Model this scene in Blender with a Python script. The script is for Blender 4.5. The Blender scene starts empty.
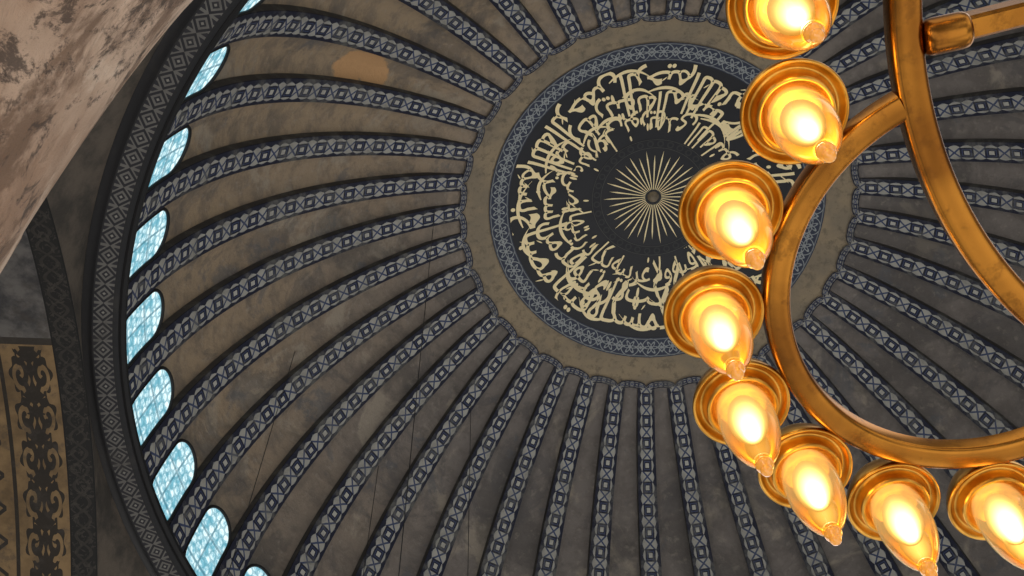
import bpy, bmesh, math, random
import numpy as np
from mathutils import Vector, Matrix
random.seed(4)
SC=bpy.context.scene; COL=SC.collection
SC.view_settings.view_transform='Standard'
# ------------------------------------------------------------------ helpers
def link(o,parent=None):
    COL.objects.link(o)
    if parent is not None: o.parent=parent
    return o
def mesh(name,verts,faces,uvs=None,mat=None,smooth=False,parent=None):
    me=bpy.data.meshes.new(name); me.from_pydata([tuple(v) for v in verts],[],faces)
    if uvs is not None:
        l=me.uv_layers.new(name="UVMap")
        for lp in me.loops: l.data[lp.index].uv=uvs[lp.vertex_index]
    if smooth:
        for p in me.polygons: p.use_smooth=True
    if mat: me.materials.append(mat)
    me.update()
    return link(bpy.data.objects.new(name,me),parent)
def grid(nu,nv,fn,closed=False):
    V=[];U=[];F=[]
    for i in range(nu+1):
        for j in range(nv+1):
            c,u=fn(i,j); V.append(c); U.append(u)
    for i in range(nu):
        for j in range(nv):
            a=i*(nv+1)+j; F.append((a,a+1,a+nv+2,a+nv+1))
    return V,F,U
def lathe(name,prof,n=48,mat=None,parent=None,uscale=1.0):
    V,F,U=grid(n,len(prof)-1,lambda i,j:((prof[j][0]*math.cos(2*math.pi*i/n),prof[j][0]*math.sin(2*math.pi*i/n),prof[j][1]),(i/n*uscale,j/(len(prof)-1))))
    o=mesh(name,V,F,U,mat,True,parent)
    bm=bmesh.new(); bm.from_mesh(o.data); bmesh.ops.remove_doubles(bm,verts=bm.verts,dist=1e-5); bmesh.ops.recalc_face_normals(bm,faces=bm.faces); bm.to_mesh(o.data); bm.free()
    return o
def sweep(pts,sec,closed=False,up=Vector((0,0,1)),scale=None):
    n=len(pts); V=[];F=[];m=len(sec)
    for i,p in enumerate(pts):
        a=pts[(i-1)%n] if (closed or i>0) else p; b=pts[(i+1)%n] if (closed or i<n-1) else p
        t=(b-a).normalized(); s=t.cross(up).normalized(); u=s.cross(t); k=scale[i] if scale else 1
        for x,y in sec: V.append(p+s*x*k+u*y*k)
    for i in range(n if closed else n-1):
        for j in range(m):
            a=i*m+j;b=i*m+(j+1)%m;c=((i+1)%n)*m+(j+1)%m;d=((i+1)%n)*m+j
            F.append((a,b,c,d))
    if not closed: F.append(tuple(range(m))[::-1]); F.append(tuple(range((n-1)*m,n*m)))
    return V,F
def circsec(r,n=12): return [(r*math.cos(2*math.pi*k/n),r*math.sin(2*math.pi*k/n)) for k in range(n)]
class X:
    nt=None
    def __init__(s,v): s.v=v
    def _(op,*a):
        n=X.nt.nodes.new('ShaderNodeMath'); n.operation=op
        for i,q in enumerate(a):
            q=q.v if isinstance(q,X) else q
            if isinstance(q,(int,float)): n.inputs[i].default_value=q
            else: X.nt.links.new(q,n.inputs[i])
        return X(n.outputs[0])
    def __add__(s,o): return X._('ADD',s,o)
    __radd__=__add__
    def __sub__(s,o): return X._('SUBTRACT',s,o)
    def __rsub__(s,o): return X._('SUBTRACT',o,s)
    def __mul__(s,o): return X._('MULTIPLY',s,o)
    __rmul__=__mul__
    def __truediv__(s,o): return X._('DIVIDE',s,o)
    def __lt__(s,o): return X._('LESS_THAN',s,o)
    def __gt__(s,o): return X._('GREATER_THAN',s,o)
def xabs(a): return X._('ABSOLUTE',a)
def fract(a): return X._('FRACT',a)
def xmin(a,b): return X._('MINIMUM',a,b)
def xmax(a,b): return X._('MAXIMUM',a,b)
def xsin(a): return X._('SINE',a)
def xcos(a): return X._('COSINE',a)
def xsqrt(a): return X._('SQRT',a)
def sstep(a,lo,hi):
    n=X.nt.nodes.new('ShaderNodeMapRange'); n.interpolation_type='SMOOTHSTEP'
    X.nt.links.new(a.v,n.inputs[0]); n.inputs[1].default_value=lo; n.inputs[2].default_value=hi
    return X(n.outputs[0])
def mixc(f,a,b):
    n=X.nt.nodes.new('ShaderNodeMix'); n.data_type='RGBA'
    if isinstance(f,X): X.nt.links.new(f.v,n.inputs[0])
    else: n.inputs[0].default_value=f
    for i,q in ((6,a),(7,b)):
        if isinstance(q,tuple): n.inputs[i].default_value=(*q,1)
        else: X.nt.links.new(q,n.inputs[i])
    return n.outputs[2]
def noise(scale,detail=5,rough=.6,mapscale=None,coord='Object',dist=0.0,along=None,squash=.75):
    tc=X.nt.nodes.new('ShaderNodeTexCoord'); s=tc.outputs[coord]
    if mapscale:
        mp=X.nt.nodes.new('ShaderNodeMapping'); mp.inputs['Scale'].default_value=mapscale; X.nt.links.new(s,mp.inputs[0]); s=mp.outputs[0]
    if along is not None:
        d=Vector(along).normalized()
        vd=X.nt.nodes.new('ShaderNodeVectorMath'); vd.operation='DOT_PRODUCT'; X.nt.links.new(s,vd.inputs[0]); vd.inputs[1].default_value=d
        vs=X.nt.nodes.new('ShaderNodeVectorMath'); vs.operation='SCALE'; vs.inputs[0].default_value=d*squash; X.nt.links.new(vd.outputs['Value'],vs.inputs['Scale'])
        vb=X.nt.nodes.new('ShaderNodeVectorMath'); vb.operation='SUBTRACT'; X.nt.links.new(s,vb.inputs[0]); X.nt.links.new(vs.outputs[0],vb.inputs[1]); s=vb.outputs[0]
    n=X.nt.nodes.new('ShaderNodeTexNoise'); n.inputs['Scale'].default_value=scale; n.inputs['Detail'].default_value=detail; n.inputs['Roughness'].default_value=rough; n.inputs['Distortion'].default_value=dist
    X.nt.links.new(s,n.inputs['Vector']); return X(n.outputs[0])
def uv():
    tc=X.nt.nodes.new('ShaderNodeTexCoord'); sp=X.nt.nodes.new('ShaderNodeSeparateXYZ'); X.nt.links.new(tc.outputs['UV'],sp.inputs[0])
    return X(sp.outputs[0]),X(sp.outputs[1])
def newmat(name,rough=.8,metal=0.0):
    m=bpy.data.materials.new(name); m.use_nodes=True; X.nt=m.node_tree
    b=m.node_tree.nodes['Principled BSDF']; b.inputs['Roughness'].default_value=rough; b.inputs['Metallic'].default_value=metal
    return m,b
def setc(b,c):
    if isinstance(c,tuple): b.inputs['Base Color'].default_value=(*c,1)
    else: X.nt.links.new(c,b.inputs['Base Color'])
def bump(b,h,strength=.3,dist=.02):
    n=X.nt.nodes.new('ShaderNodeBump'); n.inputs['Strength'].default_value=strength; n.inputs['Distance'].default_value=dist
    X.nt.links.new(h.v,n.inputs['Height']); X.nt.links.new(n.outputs[0],b.inputs['Normal'])
def info(o,label,cat=None,kind=None,group=None):
    o["label"]=label
    if cat: o["category"]=cat
    if kind: o["kind"]=kind
    if group: o["group"]=group
# ------------------------------------------------------------------ materials
DK=(.007,.009,.026)
def rib_mat(name,dk,blue,lite,worn=.35):
    m,b=newmat(name,.75); uo,v=uv()
    u=uo+(noise(3.5,3,.5)-.5)*.14
    au=xabs(u); f=fract(v)-.5; af=xabs(f); g=fract(v+.5)-.5; ag=xabs(g)
    sq=xmax(au*.62,af*1.10); insq=sq<.31; dot=sq<.115; ring=(sq<.215)*(sq>.175)
    cross=(xabs(au*.55-ag*1.1)<.06)*(ag<.28)*(au<.56)
    tri=xabs(fract(v*2)-.5)*.44
    edge=au>(tri+.57)
    col=mixc(noise(1.3),lite,tuple(x*.62 for x in lite))
    col=mixc((au>.70)*.65,col,blue)
    col=mixc(cross,col,blue)
    col=mixc(insq,col,dk); col=mixc(ring,col,blue); col=mixc(dot,col,lite)
    col=mixc(edge,col,dk)
    col=mixc((xabs(uo)>1.01)*1.0,col,(.05,.045,.042))
    w=sstep(noise(.9,8,.7),.48,.68)*worn
    col=mixc(w,col,tuple(x*.36 for x in lite))
    setc(b,col); return m
M_rib=rib_mat("painted_rib",DK,(.035,.052,.120),(.43,.415,.37),.7)
M_scal=rib_mat("painted_scallop",DK,(.035,.055,.13),(.24,.23,.21),.6)
m,b=newmat("painted_cornice",.8); u,v=uv()
au=xabs(u); f=xabs(fract(v)-.5); f2=xabs(fract(v*3)-.5)
dia=(au*.5+f); c=mixc(noise(1.5),(.15,.145,.135),(.075,.07,.065))
c=mixc((xabs(dia-.42)<.08),c,(.012,.012,.016)); c=mixc(dia<.20,c,(.015,.015,.02)); c=mixc(dia<.08,c,(.2,.19,.17))
c=mixc(((au*.5+f)>.60)*(f2<.3),c,(.015,.015,.02)); c=mixc(au>.86,c,(.010,.010,.012))
c=mixc(sstep(noise(.7,7,.7),.5,.7)*.6,c,(.03,.027,.025)); setc(b,c); M_cor=m
m,b=newmat("dome_plaster",.85); u,v=uv()
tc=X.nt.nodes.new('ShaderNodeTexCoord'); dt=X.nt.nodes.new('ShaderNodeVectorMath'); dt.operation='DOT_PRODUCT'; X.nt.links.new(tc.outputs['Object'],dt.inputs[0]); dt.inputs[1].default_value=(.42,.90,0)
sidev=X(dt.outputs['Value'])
n1=noise(.13,4,.55); n2=noise(.8,8,.68); n3=noise(4,6,.6); n4=noise(.35,7,.65,dist=.6); n5=noise(.2,6,.62,dist=.5)
n6=noise(1,5,.7,mapscale=(2.2,26,1),coord='UV'); n7=noise(.45,7,.66,dist=.4); n8=noise(.28,7,.68,dist=.8)
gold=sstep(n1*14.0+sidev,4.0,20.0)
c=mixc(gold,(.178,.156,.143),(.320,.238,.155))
c=mixc(sstep(n6,.44,.64)*.5,c,(.115,.098,.088))
c=mixc(sstep(n2,.45,.70)*.45,c,(.105,.092,.083))
c=mixc(sstep(n4,.55,.64)*.6,c,(.35,.30,.235))
c=mixc(sstep(n5,.52,.60)*.55,c,(.075,.068,.065))
c=mixc(sstep(n8,.54,.60)*.45,c,(.085,.080,.082))
c=mixc(sstep(n7,.58,.65)*.55,c,(.10,.105,.118))
c=mixc(sstep(n3,.54,.74)*.35,c,(.34,.30,.25))
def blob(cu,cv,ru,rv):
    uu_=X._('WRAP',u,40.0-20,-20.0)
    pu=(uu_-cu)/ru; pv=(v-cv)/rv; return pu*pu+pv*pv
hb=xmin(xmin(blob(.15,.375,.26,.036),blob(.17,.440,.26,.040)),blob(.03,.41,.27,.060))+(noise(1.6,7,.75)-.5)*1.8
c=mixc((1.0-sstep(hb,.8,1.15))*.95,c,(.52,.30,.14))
setc(b,c); bump(b,n3,.6,.09); M_plaster=m
m,b=newmat("ring_plaster",.8)
c=mixc(sstep(noise(.8,6,.6),.35,.65),(.29,.225,.145),(.215,.175,.125)); c=mixc(sstep(noise(3,8,.75),.48,.66)*.65,c,(.10,.082,.062))
setc(b,c); bump(b,noise(4,6,.7),.5,.06); M_ring=m
m,b=newmat("black_field",.6); c=mixc(noise(2,5,.6),(.005,.006,.010),(.013,.014,.020)); setc(b,c); M_black=m
m,b=newmat("gold_leaf",.5); c=mixc(noise(1.6,5,.6),(1.0,.85,.52),(.84,.67,.36)); setc(b,c); M_gold=m
m,b=newmat("medallion_border",.7); u,v=uv()
f=fract(u)-.5; g=v-.5
d=xsqrt(f*f+g*g*.9)
ang=X._('ARCTAN2',g,f); pet=.25+.09*xcos(ang*6)
flower=(d<pet)*(d>pet-.10); core=d<.09; ringp=(d>.40)*(d<.44)
f2=fract(u+.5)-.5; d2=xabs(f2)*1.3+xabs(g); dia=(d2<.28)*(d2>.18); dia2=d2<.10
c=mixc(noise(6,4,.6),(.030,.040,.075),(.018,.024,.045))
pale=mixc(noise(3,6,.7),(.34,.36,.36),(.17,.185,.20))
c=mixc(xmin(ringp+flower+dia+dia2+core,1.0),c,pale)
c=mixc(xmin((xabs(g)>.40)*(xabs(g)<.45),1.0),c,(.16,.17,.18))
setc(b,c); M_border=m
m,b=newmat("rosette_band",.7); u,v=uv()
f=fract(u)-.5; g=(v-.5)*.9; d=xsqrt(f*f+g*g); c=mixc((d<.34)*(d>.20),(.012,.013,.018),(.028,.029,.031))
c=mixc(xabs(v-.5)>.45,c,(.07,.068,.062)); setc(b,c); M_lace=m
m=bpy.data.materials.new("window_glass"); m.use_nodes=True; nt=m.node_tree; X.nt=nt; nt.nodes.remove(nt.nodes['Principled BSDF'])
u,v=uv(); row=v*3.4; fx=fract(u*3.8+.5*(fract(row*.5)>.5))-.5; fy=fract(row)-.5
d=xsqrt(fx*fx+fy*fy); ln=(d>.42)
circ=xabs(fract(v*.9)-.5)<.04; vb=xabs(u)<.035
nn=sstep(noise(2.4,6,.7),.40,.60)
c=mixc(nn,(.16,.42,.52),(.74,.92,.94)); c=mixc(ln*.6,c,(.10,.30,.38)); c=mixc(xmax(circ,vb)*.6,c,(.05,.14,.19))
e=nt.nodes.new('ShaderNodeEmission'); nt.links.new(c,e.inputs[0]); e.inputs[1].default_value=1.25
nt.links.new(e.outputs[0],nt.nodes['Material Output'].inputs[0]); M_win=m
m,b=newmat("dark_iron",.6,.3); setc(b,mixc(noise(3),(.006,.006,.008),(.015,.014,.014))); M_iron=m
m,b=newmat("rough_stone",.85); n=noise(1.1,7,.65); c=mixc(sstep(n,.35,.65),(.040,.034,.028),(.10,.08,.062)); setc(b,c); bump(b,noise(5),.5,.05); M_stone=m
# soffit of great arch: uv = (n-16 metres , arc metres)
m,b=newmat("arch_soffit",.8); u,v=uv(); nz=noise(1.0,7,.65); wr=noise(2.2,8,.7)
grey=mixc(sstep(nz,.38,.62),(.035,.034,.036),(.12,.112,.105))
och=mixc(sstep(nz,.3,.7),(.11,.070,.032),(.24,.155,.072))
c=mixc((v<1.6),grey,och)
uu=xabs((u-1.30)/.52); vv=v*.85
def scroll(offy,sgn):
    px=uu-.50; py=(fract(vv+offy)-.5)*1.0*sgn
    r=xsqrt(px*px+py*py*1.1); th=X._('ARCTAN2',py,px)
    return (xsin(th+r*17)>(-.25))*(r<(.45+.07*xsin(th*5+v*2.1)))
stem=uu<.12+.06*xsin(vv*12.566); leaf=(xabs(fract(vv+.5)-.5)*1.6+uu*.8)<.42
ornm=xmin(scroll(0,1)+stem+leaf+scroll(.5,1)*(uu<.6),1.0)*(uu<1.05)*(v<1.4)
c=mixc(ornm*.94,c,(.010,.009,.008))
c=mixc((xabs(u-2.0)<.05)*(v<1.6),c,(.02,.015,.01))
u2=u-2.25; pq=(u2>0.0)*(u2<.9)*(v<1.0)
lz=xabs(fract(v*1.1)-.5)+xabs(u2-.45)*.9
c=mixc(pq*((xabs(lz-.40)<.07)+(lz<.2)),c,(.022,.018,.014))
c=mixc(xabs(v-1.55)<.10,c,(.03,.024,.018))
c=mixc(sstep(wr,.50,.66)*.55,c,(.05,.042,.035))
bwj=.68
carv=noise(5.5,5,.7,dist=1.5)
band=mixc(noise(2),(.006,.006,.006),(.012,.011,.010))
bq=xabs(u/bwj-.5)*2
fil=(xabs(xsin(v*6.9)*.55-(u/bwj-.5)*2)<.13)+(xabs(xsin(v*6.9)*.55+(u/bwj-.5)*2)<.13)
band=mixc(xmin(fil,1.0)*.6,band,mixc(noise(3,6,.7),(.060,.052,.043),(.015,.014,.012)))
band=mixc((carv>.56)*.6,band,(.055,.048,.040)); band=mixc(bq>.88,band,(.005,.005,.005))
c=mixc(u<bwj,c,band); setc(b,c); M_soffit=m
AL=(.194,-.115,-.104)
m,b=newmat("weathered_marble",.6)
n=noise(3.6,8,.68,dist=.6,along=AL,squash=.4); n2=noise(1.6,5,.6,along=AL,squash=.4); n3=noise(8,8,.75,dist=.5,along=AL,squash=.2)
c=mixc(sstep(n2,.38,.62),(.36,.225,.145),(.64,.465,.345)); c=mixc(sstep(n,.48,.60)*.85,c,(.17,.095,.053)); c=mixc(sstep(n3,.54,.63)*.85,c,(.06,.035,.023))
c=mixc(sstep(noise(3.2,8,.70,dist=.6,along=AL,squash=.4),.56,.66)*.6,c,(.76,.61,.48)); c=mixc(sstep(noise(2.2,9,.78,dist=.5,along=AL,squash=.2),.54,.60)*.85,c,(.05,.03,.021))
setc(b,c); bump(b,n3,.8,.04); M_marble=m
# brass
m,b=newmat("aged_brass",.24,1.0); n=noise(3,4,.5); n2=noise(30,5,.6); n9=noise(11,6,.7)
c=mixc(sstep(n,.38,.66),(.46,.19,.030),(.22,.082,.014)); c=mixc(sstep(n9,.50,.64)*.45,c,(.13,.05,.012)); setc(b,c); bump(b,n2,.05,.002); M_brass=m
m,b=newmat("bright_brass",.28,1.0); c=mixc(sstep(noise(7,5,.6),.35,.65),(.80,.43,.085),(.50,.23,.035)); setc(b,c); M_brass2=m
m=bpy.data.materials.new("amber_glass"); m.use_nodes=True; nt=m.node_tree; X.nt=nt
nt.nodes.remove(nt.nodes['Principled BSDF'])
tr=nt.nodes.new('ShaderNodeBsdfTransparent'); tr.inputs[0].default_value=(1,.83,.47,1)
gl=nt.nodes.new('ShaderNodeBsdfGlossy'); gl.inputs['Roughness'].default_value=.05; gl.inputs[0].default_value=(1,.87,.62,1)
em=nt.nodes.new('ShaderNodeEmission'); u,v=uv()
c=mixc(sstep(v,.45,1.0),(1,.68,.22),(.72,.33,.05)); nt.links.new(c,em.inputs[0]); nt.links.new((.72+.40*(1.0-sstep(v,.30,.80))).v,em.inputs[1])
lw=nt.nodes.new('ShaderNodeLayerWeight'); lw.inputs[0].default_value=.32
m1=nt.nodes.new('ShaderNodeMixShader'); m1.inputs[0].default_value=.45; nt.links.new(tr.outputs[0],m1.inputs[1]); nt.links.new(em.outputs[0],m1.inputs[2])
m2=nt.nodes.new('ShaderNodeMixShader'); nt.links.new(lw.outputs['Fresnel'],m2.inputs[0]); nt.links.new(m1.outputs[0],m2.inputs[1]); nt.links.new(gl.outputs[0],m2.inputs[2])
nt.links.new(m2.outputs[0],nt.nodes['Material Output'].inputs[0]); M_glass=m
m,b=newmat("amber_drop",.08); setc(b,(.60,.24,.03)); b.inputs['Emission Color'].default_value=(1,.40,.05,1); b.inputs['Emission Strength'].default_value=.40; b.inputs['Coat Weight'].default_value=1; M_drop=m
m=bpy.data.materials.new("lit_bulb"); m.use_nodes=True; nt=m.node_tree; X.nt=nt; nt.nodes.remove(nt.nodes['Principled BSDF'])
em=nt.nodes.new('ShaderNodeEmission'); lw=nt.nodes.new('ShaderNodeLayerWeight'); lw.inputs[0].default_value=.5
fc=1.0-X(lw.outputs['Facing'])
nt.links.new(mixc(sstep(fc,.15,.80),(1,.52,.10),(1,.80,.42)),em.inputs[0])
nt.links.new((1.0+22*fc*fc*fc*fc).v,em.inputs[1])
nt.links.new(em.outputs[0],nt.nodes['Material Output'].inputs[0]); M_bulb=m
# ------------------------------------------------------------------ dome geometry
R0=15.5; H=14.55589; RHO=(R0*R0+H*H)/(2*H); ZC=H-RHO
def dome(r,az,off=0.0):
    z=math.sqrt(max(RHO*RHO-r*r,0)); k=1-off/RHO
    return (r*math.cos(az)*k,r*math.sin(az)*k,ZC+z*k)
def psi_pt(psi,az,off=0.0):
    q=RHO-off; return (q*math.sin(psi)*math.cos(az),q*math.sin(psi)*math.sin(az),ZC+q*math.cos(psi))
A0=.9371; STEP=-math.radians(9)
RM=6.08; RR=6.98
PS=math.asin(7.14/RHO); PE=math.radians(86.3)
NA=40*8
def shell(i,j):
    az=A0+STEP*(i/8.0); ps=math.asin((RM*.9)/RHO)+(PE-math.asin(RM*.9/RHO))*j/56
    t=abs(((i/8.0)%1.0)); t=min(t,1-t)
    bl=max(0,min(1,(ps-PS)/.12))
    return psi_pt(ps,az,-.36*bl*max(0,math.cos(math.pi*t))**.9),(i/8.0,j/56)
V,F,U=grid(NA,56,shell)
o=mesh("ceiling",V,F,U,M_plaster,True); info(o,"shallow scalloped dome of weathered brown-grey plaster",kind="structure")
V,F,U=grid(160,4,lambda i,j:(dome(RM*.97+(RR+.10-RM*.97)*j/4,2*math.pi*i/160,.03),(i,j/4)))
o=mesh("trim_1",V,F,U,M_ring,True); info(o,"plain worn stone-coloured ring round the crown",kind="structure")
def scal(i,j):
    az=A0+STEP*(i/16.0); t=(i/16.0)%1.0; t=min(t,1-t)*2
    arch=math.sqrt(max(0,1-(t/1.0)**2))
    rin=7.08-.18*arch; rout=7.38-.24*arch
    return dome(rin+(rout-rin)*j/2,az,.12),((j-1)*1.0,i/16.0*3)
V,F,U=grid(640,2,scal)
o=mesh("trim_2",V,F,U,M_scal,False); info(o,"scalloped painted border joining the tops of the ribs",kind="structure")
def rib(i,j):
    s=i/60; ps=PS+(PE-PS)*s; hw=.315+.15*s
    prof=[(-1.08,-.18),(-1.0,.07),(-.5,.12),(0,.13),(.5,.12),(1.0,.07),(1.08,-.18)][j]
    rr=RHO*math.sin(ps); da=prof[0]*hw/rr if abs(prof[0])<=1 else math.copysign(hw*1.03,prof[0])/rr
    return psi_pt(ps,da,prof[1]),(prof[0],RHO*(ps-PS)/.84)
V,F,U=grid(60,6,rib)
rb=mesh("trim_3",V,F,U,M_rib,False)
for k in range(40):
    o=rb if k==0 else link(rb.copy())
    o.name="trim_%d"%(3+k); o.rotation_euler=(0,0,A0+STEP*(k+.5))
    info(o,"raised rib painted with navy and grey diamond pattern",kind="structure",group="painted dome ribs")
# windows
WH=2.70; WW=.70
def hw(s):
    if s<.5: return WW*(.62+.38*math.sqrt(1-(1-s/.5)**2))
    return WW if s<WH-WW else math.sqrt(max(0,WW*WW-(s-WH+WW)**2))
def wpt(t,s,off):
    ps=PE-(s+.10)/RHO
    return psi_pt(ps,t/(RHO*math.sin(ps)),off)
svals=[0,.06,.15,.3,.5,.8,1.2,1.6]+[WH-WW+WW*math.sin(a*math.pi/2/8) for a in range(0,9)]
def wp(i,j):
    s=svals[i]; t=hw(s)*(j/4-1); return wpt(t,s,.0),(t,s)
V,F,U=grid(len(svals)-1,8,wp); wn=mesh("window_1",V,F,U,M_win)
bd=[(-hw(s),s) for s in svals]+[(hw(s),s) for s in reversed(svals[:-1])]
path=[Vector(wpt(t,s,.03)) for t,s in bd]
V,F=sweep(path,circsec(.05,6),closed=True,up=Vector((1,0,.2))); wf=mesh("frame",V,F,None,M_iron,True,wn)
for k in range(40):
    if k==0: o=wn
    else:
        o=link(wn.copy()); f_=wf.copy(); link(f_,o)
    o.name="window_%d"%(k+1); o.rotation_euler=(0,0,A0+STEP*k)
    info(o,"arched dome window with pale blue lattice glass, daylit",kind="structure",group="windows at the foot of the dome")
def ringlathe(name,prof,mat,us,n=240):
    V,F,U=grid(n,len(prof)-1,lambda i,j:((prof[j][0]*math.cos(2*math.pi*i/n),prof[j][0]*math.sin(2*math.pi*i/n),prof[j][1]),(prof[j][2],i/n*us)))
    return mesh(name,V,F,U,mat,False)
o=ringlathe("trim_43",[(15.40,.0,-1.3),(15.42,-.2,-1.02),(15.50,-.28,-1.0),(16.02,-.34,1.0),(16.10,-.3,1.02),(16.4,-.1,1.3),(16.4,.3,1.4)],M_cor,190)
info(o,"painted cornice band with diamond pattern round the dome",kind="structure")
o=ringlathe("trim_44",[(15.45,-.15,0),(15.35,-.18,0),(15.28,-.1,0),(15.28,.05,0),(15.35,.10,0),(15.5,.1,0)],M_iron,1)
info(o,"dark iron balustrade ledge below the windows",kind="structure")
PH=math.radians(24); NV=Vector((math.cos(PH),math.sin(PH),0)); TV=Vector((-math.sin(PH),math.cos(PH),0))
def onarch(t,n,rad=15.5): return NV*n+TV*t+Vector((0,0,-16.5+math.sqrt(rad*rad-t*t)))
def sof(i,j):
    a=math.radians(-50+100*i/60); t=15.5*math.sin(a); n=16+8*j/10
    return onarch(t,n),(n-16,15.5*a)
V,F,U=grid(60,10,sof); o=mesh("wall_arch",V,F,U,M_soffit,True); info(o,"soffit of great arch, ochre ground with black scroll ornament",kind="structure")
def pend(i,j):
    a=math.radians(-50+100*i/60); t=15.5*math.sin(a); A=onarch(t,16); B=NV*math.sqrt(16.3**2-t*t)+TV*t+Vector((0,0,-.25))
    return A.lerp(B,j/4),(i,j)
V,F,U=grid(60,4,pend); o=mesh("wall_pendentive",V,F,U,M_stone,True); info(o,"rough brown pendentive between arch and cornice",kind="structure")
def wl(i,j):
    t=-13+26*i/20; return NV*24+TV*t+Vector((0,0,-26+26*j/20)),(i,j)
V,F,U=grid(20,20,wl); o=mesh("wall_end",V,F,U,M_stone); info(o,"dim stone wall closing the arch",kind="structure")
# ------------------------------------------------------------------ medallion
med=bpy.data.objects.new("calligraphy_medallion",None); link(med); med.location=(0,0,H)
info(med,"black crown medallion with gold Arabic calligraphy and sunburst","medallion")
def dpart(name,r0,r1,nr,off,mat,us,n=192):
    V,F,U=grid(n,nr,lambda i,j:(Vector(dome(r0+(r1-r0)*j/nr,2*math.pi*i/n,off))-med.location,(i/n*us,j/nr)))
    return mesh(name,V,F,U,mat,True,med)
dpart("black_field",.001,RM*.90,12,.06,M_black,1)
dpart("border_ring",RM*.885,RM,3,.09,M_border,44)
dpart("lace_ring",RM*.32,RM*.375,2,.08,M_lace,36)
V=[];F=[]
for k in range(36):
    a=2*math.pi*k/36; r0,r1=.05*RM,(.305 if k%2==0 else .275)*RM; w=.026
    pts=[(r0,-w*.5),(r1*.82,-w),(r1,0),(r1*.82,w),(r0,w*.5)]
    b0=len(V)
    for r,t in pts: V.append(Vector(dome(r,a+t/r,.09))-med.location)
    F.append(tuple(range(b0,b0+5)))
mesh("sun_rays",V,F,None,M_gold,False,med)
hub=lathe("hub",[(.0,-.28),(.10,-.26),(.16,-.18),(.20,-.10),(.22,-.04),(.22,.05)],24,M_ring,med)
FORMS={}
for ch,b_,n_ in [('ء',0xFE80,1),('آ',0xFE81,2),('أ',0xFE83,2),('ؤ',0xFE85,2),('إ',0xFE87,2),('ئ',0xFE89,4),('ا',0xFE8D,2),('ب',0xFE8F,4),('ة',0xFE93,2),('ت',0xFE95,4),('ث',0xFE99,4),('ج',0xFE9D,4),('ح',0xFEA1,4),('خ',0xFEA5,4),('د',0xFEA9,2),('ذ',0xFEAB,2),('ر',0xFEAD,2),('ز',0xFEAF,2),('س',0xFEB1,4),('ش',0xFEB5,4),('ص',0xFEB9,4),('ض',0xFEBD,4),('ط',0xFEC1,4),('ظ',0xFEC5,4),('ع',0xFEC9,4),('غ',0xFECD,4),('ف',0xFED1,4),('ق',0xFED5,4),('ك',0xFED9,4),('ل',0xFEDD,4),('م',0xFEE1,4),('ن',0xFEE5,4),('ه',0xFEE9,4),('و',0xFEED,2),('ى',0xFEEF,2),('ي',0xFEF1,4)]: FORMS[ch]=(b_,n_)
def shape(word):
    out=[];i=0;prev=False
    while i<len(word):
        ch=word[i]
        if ch=='ل' and i+1<len(word) and word[i+1] in 'اأ':
            out.append(chr((0xFEFB if word[i+1]=='ا' else 0xFEF7)+(1 if prev else 0))); prev=False; i+=2; continue
        base,n=FORMS[ch]; nxt=(i+1<len(word)) and n==4 and FORMS[word[i+1]][1]>1
        k=3 if (prev and nxt) else 2 if nxt else 1 if prev else 0
        out.append(chr(base+k)); prev=nxt; i+=1
    return ''.join(out)
rows=["بسم الله الرحمن الرحيم الله نور السموات والأرض مثل نوره كمشكاة فيها مصباح",
      "المصباح في زجاجة الزجاجة كأنها كوكب دري يوقد من شجرة مباركة زيتونة",
      "لا شرقية ولا غربية يكاد زيتها يضيء نور على نور يهدي الله لنوره من يشاء"]
VV=[];FF=[]
def addtext(txt,rbase,body,asc,az0,offs,thick,climb,ncl):
    s=' '.join(shape(w_) for w_ in txt.split(' '))[::-1]
    cu=bpy.data.curves.new("ins","FONT"); cu.body=s; cu.size=1; cu.offset=thick; cu.space_word=.02; cu.resolution_u=6
    ob=bpy.data.objects.new("ins",cu); COL.objects.link(ob); bpy.context.view_layer.update()
    me=bpy.data.meshes.new_from_object(ob.evaluated_get(bpy.context.evaluated_depsgraph_get()))
    bm=bmesh.new(); bm.from_mesh(me); bmesh.ops.triangulate(bm,faces=bm.faces)
    for _ in range(2): bmesh.ops.subdivide_edges(bm,edges=[e for e in bm.edges if e.calc_length()>.14],cuts=1); bmesh.ops.triangulate(bm,faces=bm.faces)
    xs=[v.co.x for v in bm.verts]; x0,x1=min(xs),max(xs); L=x1-x0
    b0=len(VV); bm.verts.index_update(); Y0=.30
    for v in bm.verts:
        y=v.co.y
        if y<Y0: yb=y*body*(1 if y>0 else 1.15)
        else: yb=Y0*body+(y-Y0)*asc
        e=max(0,y-Y0)
        x=(v.co.x-x0)+.34*e-.30*e*e
        yb+=climb*math.sin((v.co.x-x0)*2*math.pi*ncl/L)
        VV.append(Vector(dome(max(min(rbase-yb,RM*.878),RM*.385),az0-2*math.pi*.997*(x/L),offs))-med.location)
    for f_ in bm.faces: FF.append(tuple(b0+v.index for v in f_.verts))
    bm.free(); bpy.data.objects.remove(ob); bpy.data.curves.remove(cu)
addtext(rows[0],RM*.825,1.15,3.1,0.3,.10,.013,.05,11)
addtext(rows[1],RM*.685,1.15,2.5,1.9,.105,.010,.09,9)
addtext(rows[2],RM*.535,1.00,1.9,4.0,.11,.007,.06,7)
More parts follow.
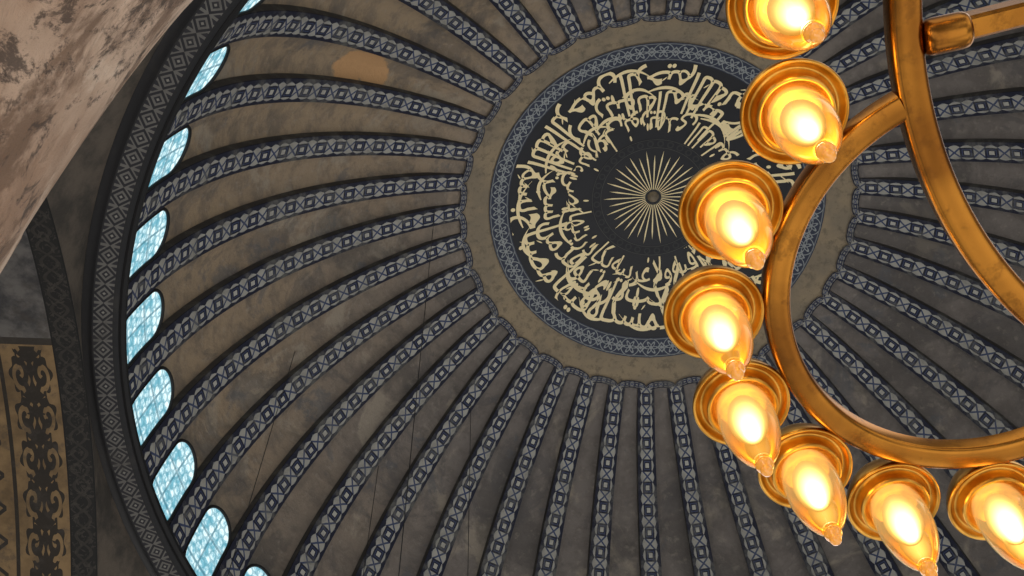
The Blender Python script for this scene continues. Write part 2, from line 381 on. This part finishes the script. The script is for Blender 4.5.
def stroke(pts,wid):
    b0=len(VV); n=len(pts)
    for i,(x,y) in enumerate(pts):
        a=pts[max(i-1,0)]; c_=pts[min(i+1,n-1)]; tx,ty=c_[0]-a[0],c_[1]-a[1]; l=math.hypot(tx,ty) or 1
        s=i/(n-1); w_=wid*(.25+.75*math.sin(math.pi*min(1,s*1.1+.05))) if s<.92 else wid*.12
        for sg in (-1,1):
            px,py=x-sg*ty/l*w_,y+sg*tx/l*w_
            VV.append(Vector(dome(math.hypot(px,py),math.atan2(py,px),.108))-med.location)
    for i in range(n-1): FF.append((b0+2*i,b0+2*i+1,b0+2*i+3,b0+2*i+2))
def pol(r,a): return (r*math.cos(a),r*math.sin(a))
for k in range(26):       # long sweeping tails of ya, kaf and nun
    a=2*math.pi*k/26*7+random.uniform(-.12,.12); r0=[.81,.69,.57][k%3]*RM; sp=random.uniform(1.2,2.0)/r0; dp=random.uniform(.25,.38)
    stroke([pol(min(r0+dp*math.sin(math.pi*s)-.30*s,RM*.868),a+sp*s) for s in [i/14 for i in range(15)]],.062)
for k in range(50):       # vowel marks
    r=random.uniform(.44,.86)*RM; a=random.uniform(0,2*math.pi); L=random.uniform(.10,.18); th=a+random.uniform(.5,1.1)
    cx,cy=pol(r,a); stroke([(cx+L*s*math.cos(th),cy+L*s*math.sin(th)) for s in (-1,-.3,.4,1)],.028)
mesh("inscription",VV,FF,None,M_gold,False,med)
# ------------------------------------------------------------------ camera
w=np.array([0.08359,-0.61313,2.70731]); th=np.linalg.norm(w); k=w/th
K=np.array([[0,-k[2],k[1]],[k[2],0,-k[0]],[-k[1],k[0],0]]); RO=np.eye(3)+math.sin(th)*K+(1-math.cos(th))*K@K
MM=np.array([[1,0,0],[0,-1,0],[0,0,1.]])@RO
CAM=Vector((0,16.93745,-26.6901)); RT=Vector(MM[0]); UP=Vector(MM[1]); FW=Vector(MM[2])
cd=bpy.data.cameras.new("camera"); co=bpy.data.objects.new("camera",cd); COL.objects.link(co)
mw=Matrix((RT,UP,-FW)).transposed().to_4x4(); mw.translation=CAM; co.matrix_world=mw
cd.lens=1196.857/1024*36; cd.sensor_width=36; cd.clip_start=.05; cd.clip_end=500; SC.camera=co
# ------------------------------------------------------------------ near marble arch
Sa=Vector((.291,-.099,.952)); Sb=Vector((.485,-.214,.848)); Bu=(Vector((.373,-.138,.917))-(Sa+Sb)/2)*.5
P=[CAM+(Sa.lerp(Sb,t)+Bu*4*t*(1-t)).normalized()*4.2 for t in [-1.6,-1.1,-.6,-.2,0,.2,.4,.6,.8,1.0,1.2]]
P+=[P[-1]+(P[-1]-P[-2])*2+Vector((0,0,-1.2)),P[-1]+(P[-1]-P[-2])*3+Vector((0,0,-5))]
nrm=Vector((.575,.774,.261)).normalized()
ctr=[p+nrm*.965 for p in P]
def cr(p,n=6):
    out=[]
    for i in range(len(p)-1):
        a=p[max(i-1,0)];b=p[i];c=p[i+1];d=p[min(i+2,len(p)-1)]
        for q in range(n):
            t=q/n; out.append(.5*((2*b)+(c-a)*t+(2*a-5*b+4*c-d)*t*t+(3*b-a-3*c+d)*t**3))
    return out+[p[-1]]
V,F=sweep(cr(ctr),circsec(.92,64),up=Vector((.4,.8,-.3)))
o=mesh("wall_pier",V,F,None,M_marble,True); info(o,"weathered pink-beige marble arch, stained brown",kind="structure")
# ------------------------------------------------------------------ chandelier
SS=1.3
ch=bpy.data.objects.new("chandelier",None); link(ch)
BC=CAM+Vector((-1.422,-.852,2))*SS; ch.location=BC
info(ch,"large lobed brass ring chandelier with glowing amber glass lamps","chandelier")
def band_sec(w_,h):
    s=[(-w_/2,h*.5),(-w_/2,-h*.22),(-w_*.46,-h*.34),(-w_*.38,-h*.42)]
    s+=[(-w_*.30,-h*.45),(-w_*.15,-h*.47),(0,-h*.475),(w_*.15,-h*.47),(w_*.30,-h*.45)]
    return s+[(w_*.38,-h*.42),(w_*.46,-h*.34),(w_/2,-h*.22),(w_/2,h*.5)]
BR=.945*SS
pts=[Vector((BR*math.cos(2*math.pi*i/200),BR*math.sin(2*math.pi*i/200),0)) for i in range(200)]
V,F=sweep(pts,band_sec(.056*SS,.045*SS),closed=True); mr=mesh("main_ring",V,F,None,M_brass,False,ch)
a1=math.radians(-21.5); LR=.39*SS; LD=.963*SS
lp=[]
for i in range(91):
    a=math.radians(-101+202*i/90); lp.append(Vector((LD+LR*math.cos(a),LR*math.sin(a),0)))
V,F=sweep(lp,band_sec(.050*SS,.040*SS)); lobe=mesh("lobe_ring",V,F,None,M_brass,False,ch); lobe.rotation_euler=(0,0,a1)
for ob in (mr,lobe):
    for p in ob.data.polygons: p.use_smooth=True
    md=ob.modifiers.new("split","EDGE_SPLIT"); md.split_angle=math.radians(32)
LANG=[a1,a1+math.radians(61.6)]+[a1+math.radians(60*k) for k in range(2,6)]
for k in range(1,6):
    l=lobe.copy(); link(l,ch); l.rotation_euler=(0,0,LANG[k])
V,F=sweep([Vector((BR*.93,0,.005)),Vector((BR*.8,0,.02)),Vector((.1,0,.10))],[(-.027,-.018),(-.020,-.026),(.020,-.026),(.027,-.018),(.027,.02),(-.027,.02)]); spoke=mesh("spoke",V,F,None,M_brass,False,ch); spoke.rotation_euler=(0,0,math.radians(8.5))
bx=(0,.002,.010,.020,.080,.092,.100,.102); bs=(.022,.034,.040,.042,.042,.040,.034,.022)
V,F=sweep([Vector((BR-.035-x,0,-.012)) for x in bx],circsec(1,28),scale=bs)
boss=mesh("boss",V,F,None,M_brass,True,ch); boss.rotation_euler=spoke.rotation_euler
for k in range(1,6):
    for q in (spoke,boss):
        l=q.copy(); link(l,ch); l.rotation_euler=(0,0,math.radians(8.5+60*k))
hubo=lathe("hub",[(0,-.12),(.05,-.10),(.12,-.02),(.14,.06),(.10,.16),(.05,.22),(.02,.24)],32,M_brass,ch)
V,F=sweep([Vector((0,0,.2)),Vector((0,0,36))],circsec(.012,8),up=Vector((1,0,0))); mesh("suspension_cable",V,F,None,M_iron,True,ch)
def L(p): return [(r*SS,z*SS) for r,z in p]
saucer=lathe("lamp",L([(.012,.105),(.022,.10),(.028,.074),(.05,.062),(.076,.044),(.087,.024),(.0930,.006),(.0950,-.005),(.0940,-.011),(.0910,-.012),(.086,-.006),(.080,.001),(.0755,.001),(.0725,-.006),(.0705,-.018),(.0685,-.026),(.0645,-.028),(.060,-.020),(.055,-.002),(.03,.014),(.0,.016)]),56,M_brass2,ch)
glass=lathe("glass_shade",L([(.048,-.010),(.0525,-.028),(.0545,-.050),(.0550,-.075),(.0540,-.100),(.0505,-.126),(.045,-.150),(.037,-.173),(.028,-.192),(.018,-.206)]),40,M_glass,saucer)
kn=[(.012,-.200),(.015,-.205)]+[(.0165*math.sin(a_)+.0005,-.2185+.0150*math.cos(a_)) for a_ in [.7+i*(2.44-.7)/6 for i in range(7)]]
kn+=[(.0105,-.2315),(.0115,-.236),(.0095,-.242),(.004,-.2455),(.0,-.246)]
fin=lathe("finial",L(kn),24,M_drop,saucer)
bulb=lathe("bulb",L([(.0,.0),(.018,-.004),(.027,-.020),(.034,-.042),(.037,-.062),(.036,-.082),(.031,-.103),(.022,-.121),(.012,-.133),(.0,-.137)]),32,M_bulb,saucer)
V,F=sweep([Vector((0,0,.04*SS)),Vector((-.06*SS,0,.04*SS)),Vector((-.115*SS,0,.0))],[(-.013,-.012),(.013,-.012),(.013,.012),(-.013,.012)]); arm=mesh("arm",V,F,None,M_brass,False,saucer)
first=True
for lb in (0,1):
    ax=LANG[lb]; LC=Vector((LD*math.cos(ax),LD*math.sin(ax),0))
    for k_ in range(8):
        if lb==1 and k_==1: continue
        aa=ax+math.radians(-82.2+23.486*k_); pos=LC+Vector((math.cos(aa),math.sin(aa),0))*.508*SS
        if first: o=saucer; first=False
        else:
            o=saucer.copy(); link(o,ch)
            for c_ in (glass,fin,bulb,arm): link(c_.copy(),o)
        o.location=pos; o.rotation_euler=(0,0,aa)
for k,(x,y) in enumerate([(7.26,3.25),(12.6,1.9),(8.74,-3.81),(12.0,-3.4)]):
    r=math.hypot(x,y); zt=dome(r,0)[2]
    V,F=sweep([Vector((x,y,-22)),Vector((x,y,zt))],circsec(.010,6),up=Vector((1,0,0)))
    o=mesh("hanging_cable",V,F,None,M_iron,True); info(o,"thin dark cable hanging from the dome","cable",group="cables hanging from the dome")
# ------------------------------------------------------------------ light
wd=bpy.data.worlds.new("world"); wd.use_nodes=True; SC.world=wd; X.nt=wd.node_tree
bg=wd.node_tree.nodes['Background']
c=mixc(sstep(noise(1.6,2,.5,coord='Generated'),.42,.58),(.25,.245,.245),(1.45,1.40,1.33)); wd.node_tree.links.new(c,bg.inputs[0]); bg.inputs[1].default_value=.95
def pl(name,loc,e,col,rad):
    l=bpy.data.lights.new(name,'POINT'); l.energy=e; l.color=col; l.shadow_soft_size=rad; o=bpy.data.objects.new(name,l); o.location=loc; COL.objects.link(o)
pl("warm_fill",CAM+Vector((.35,.2,1.6)),8,(1,.82,.66),.25)  # added warm fill on marble and brass, apart from the chandelier's own lamps
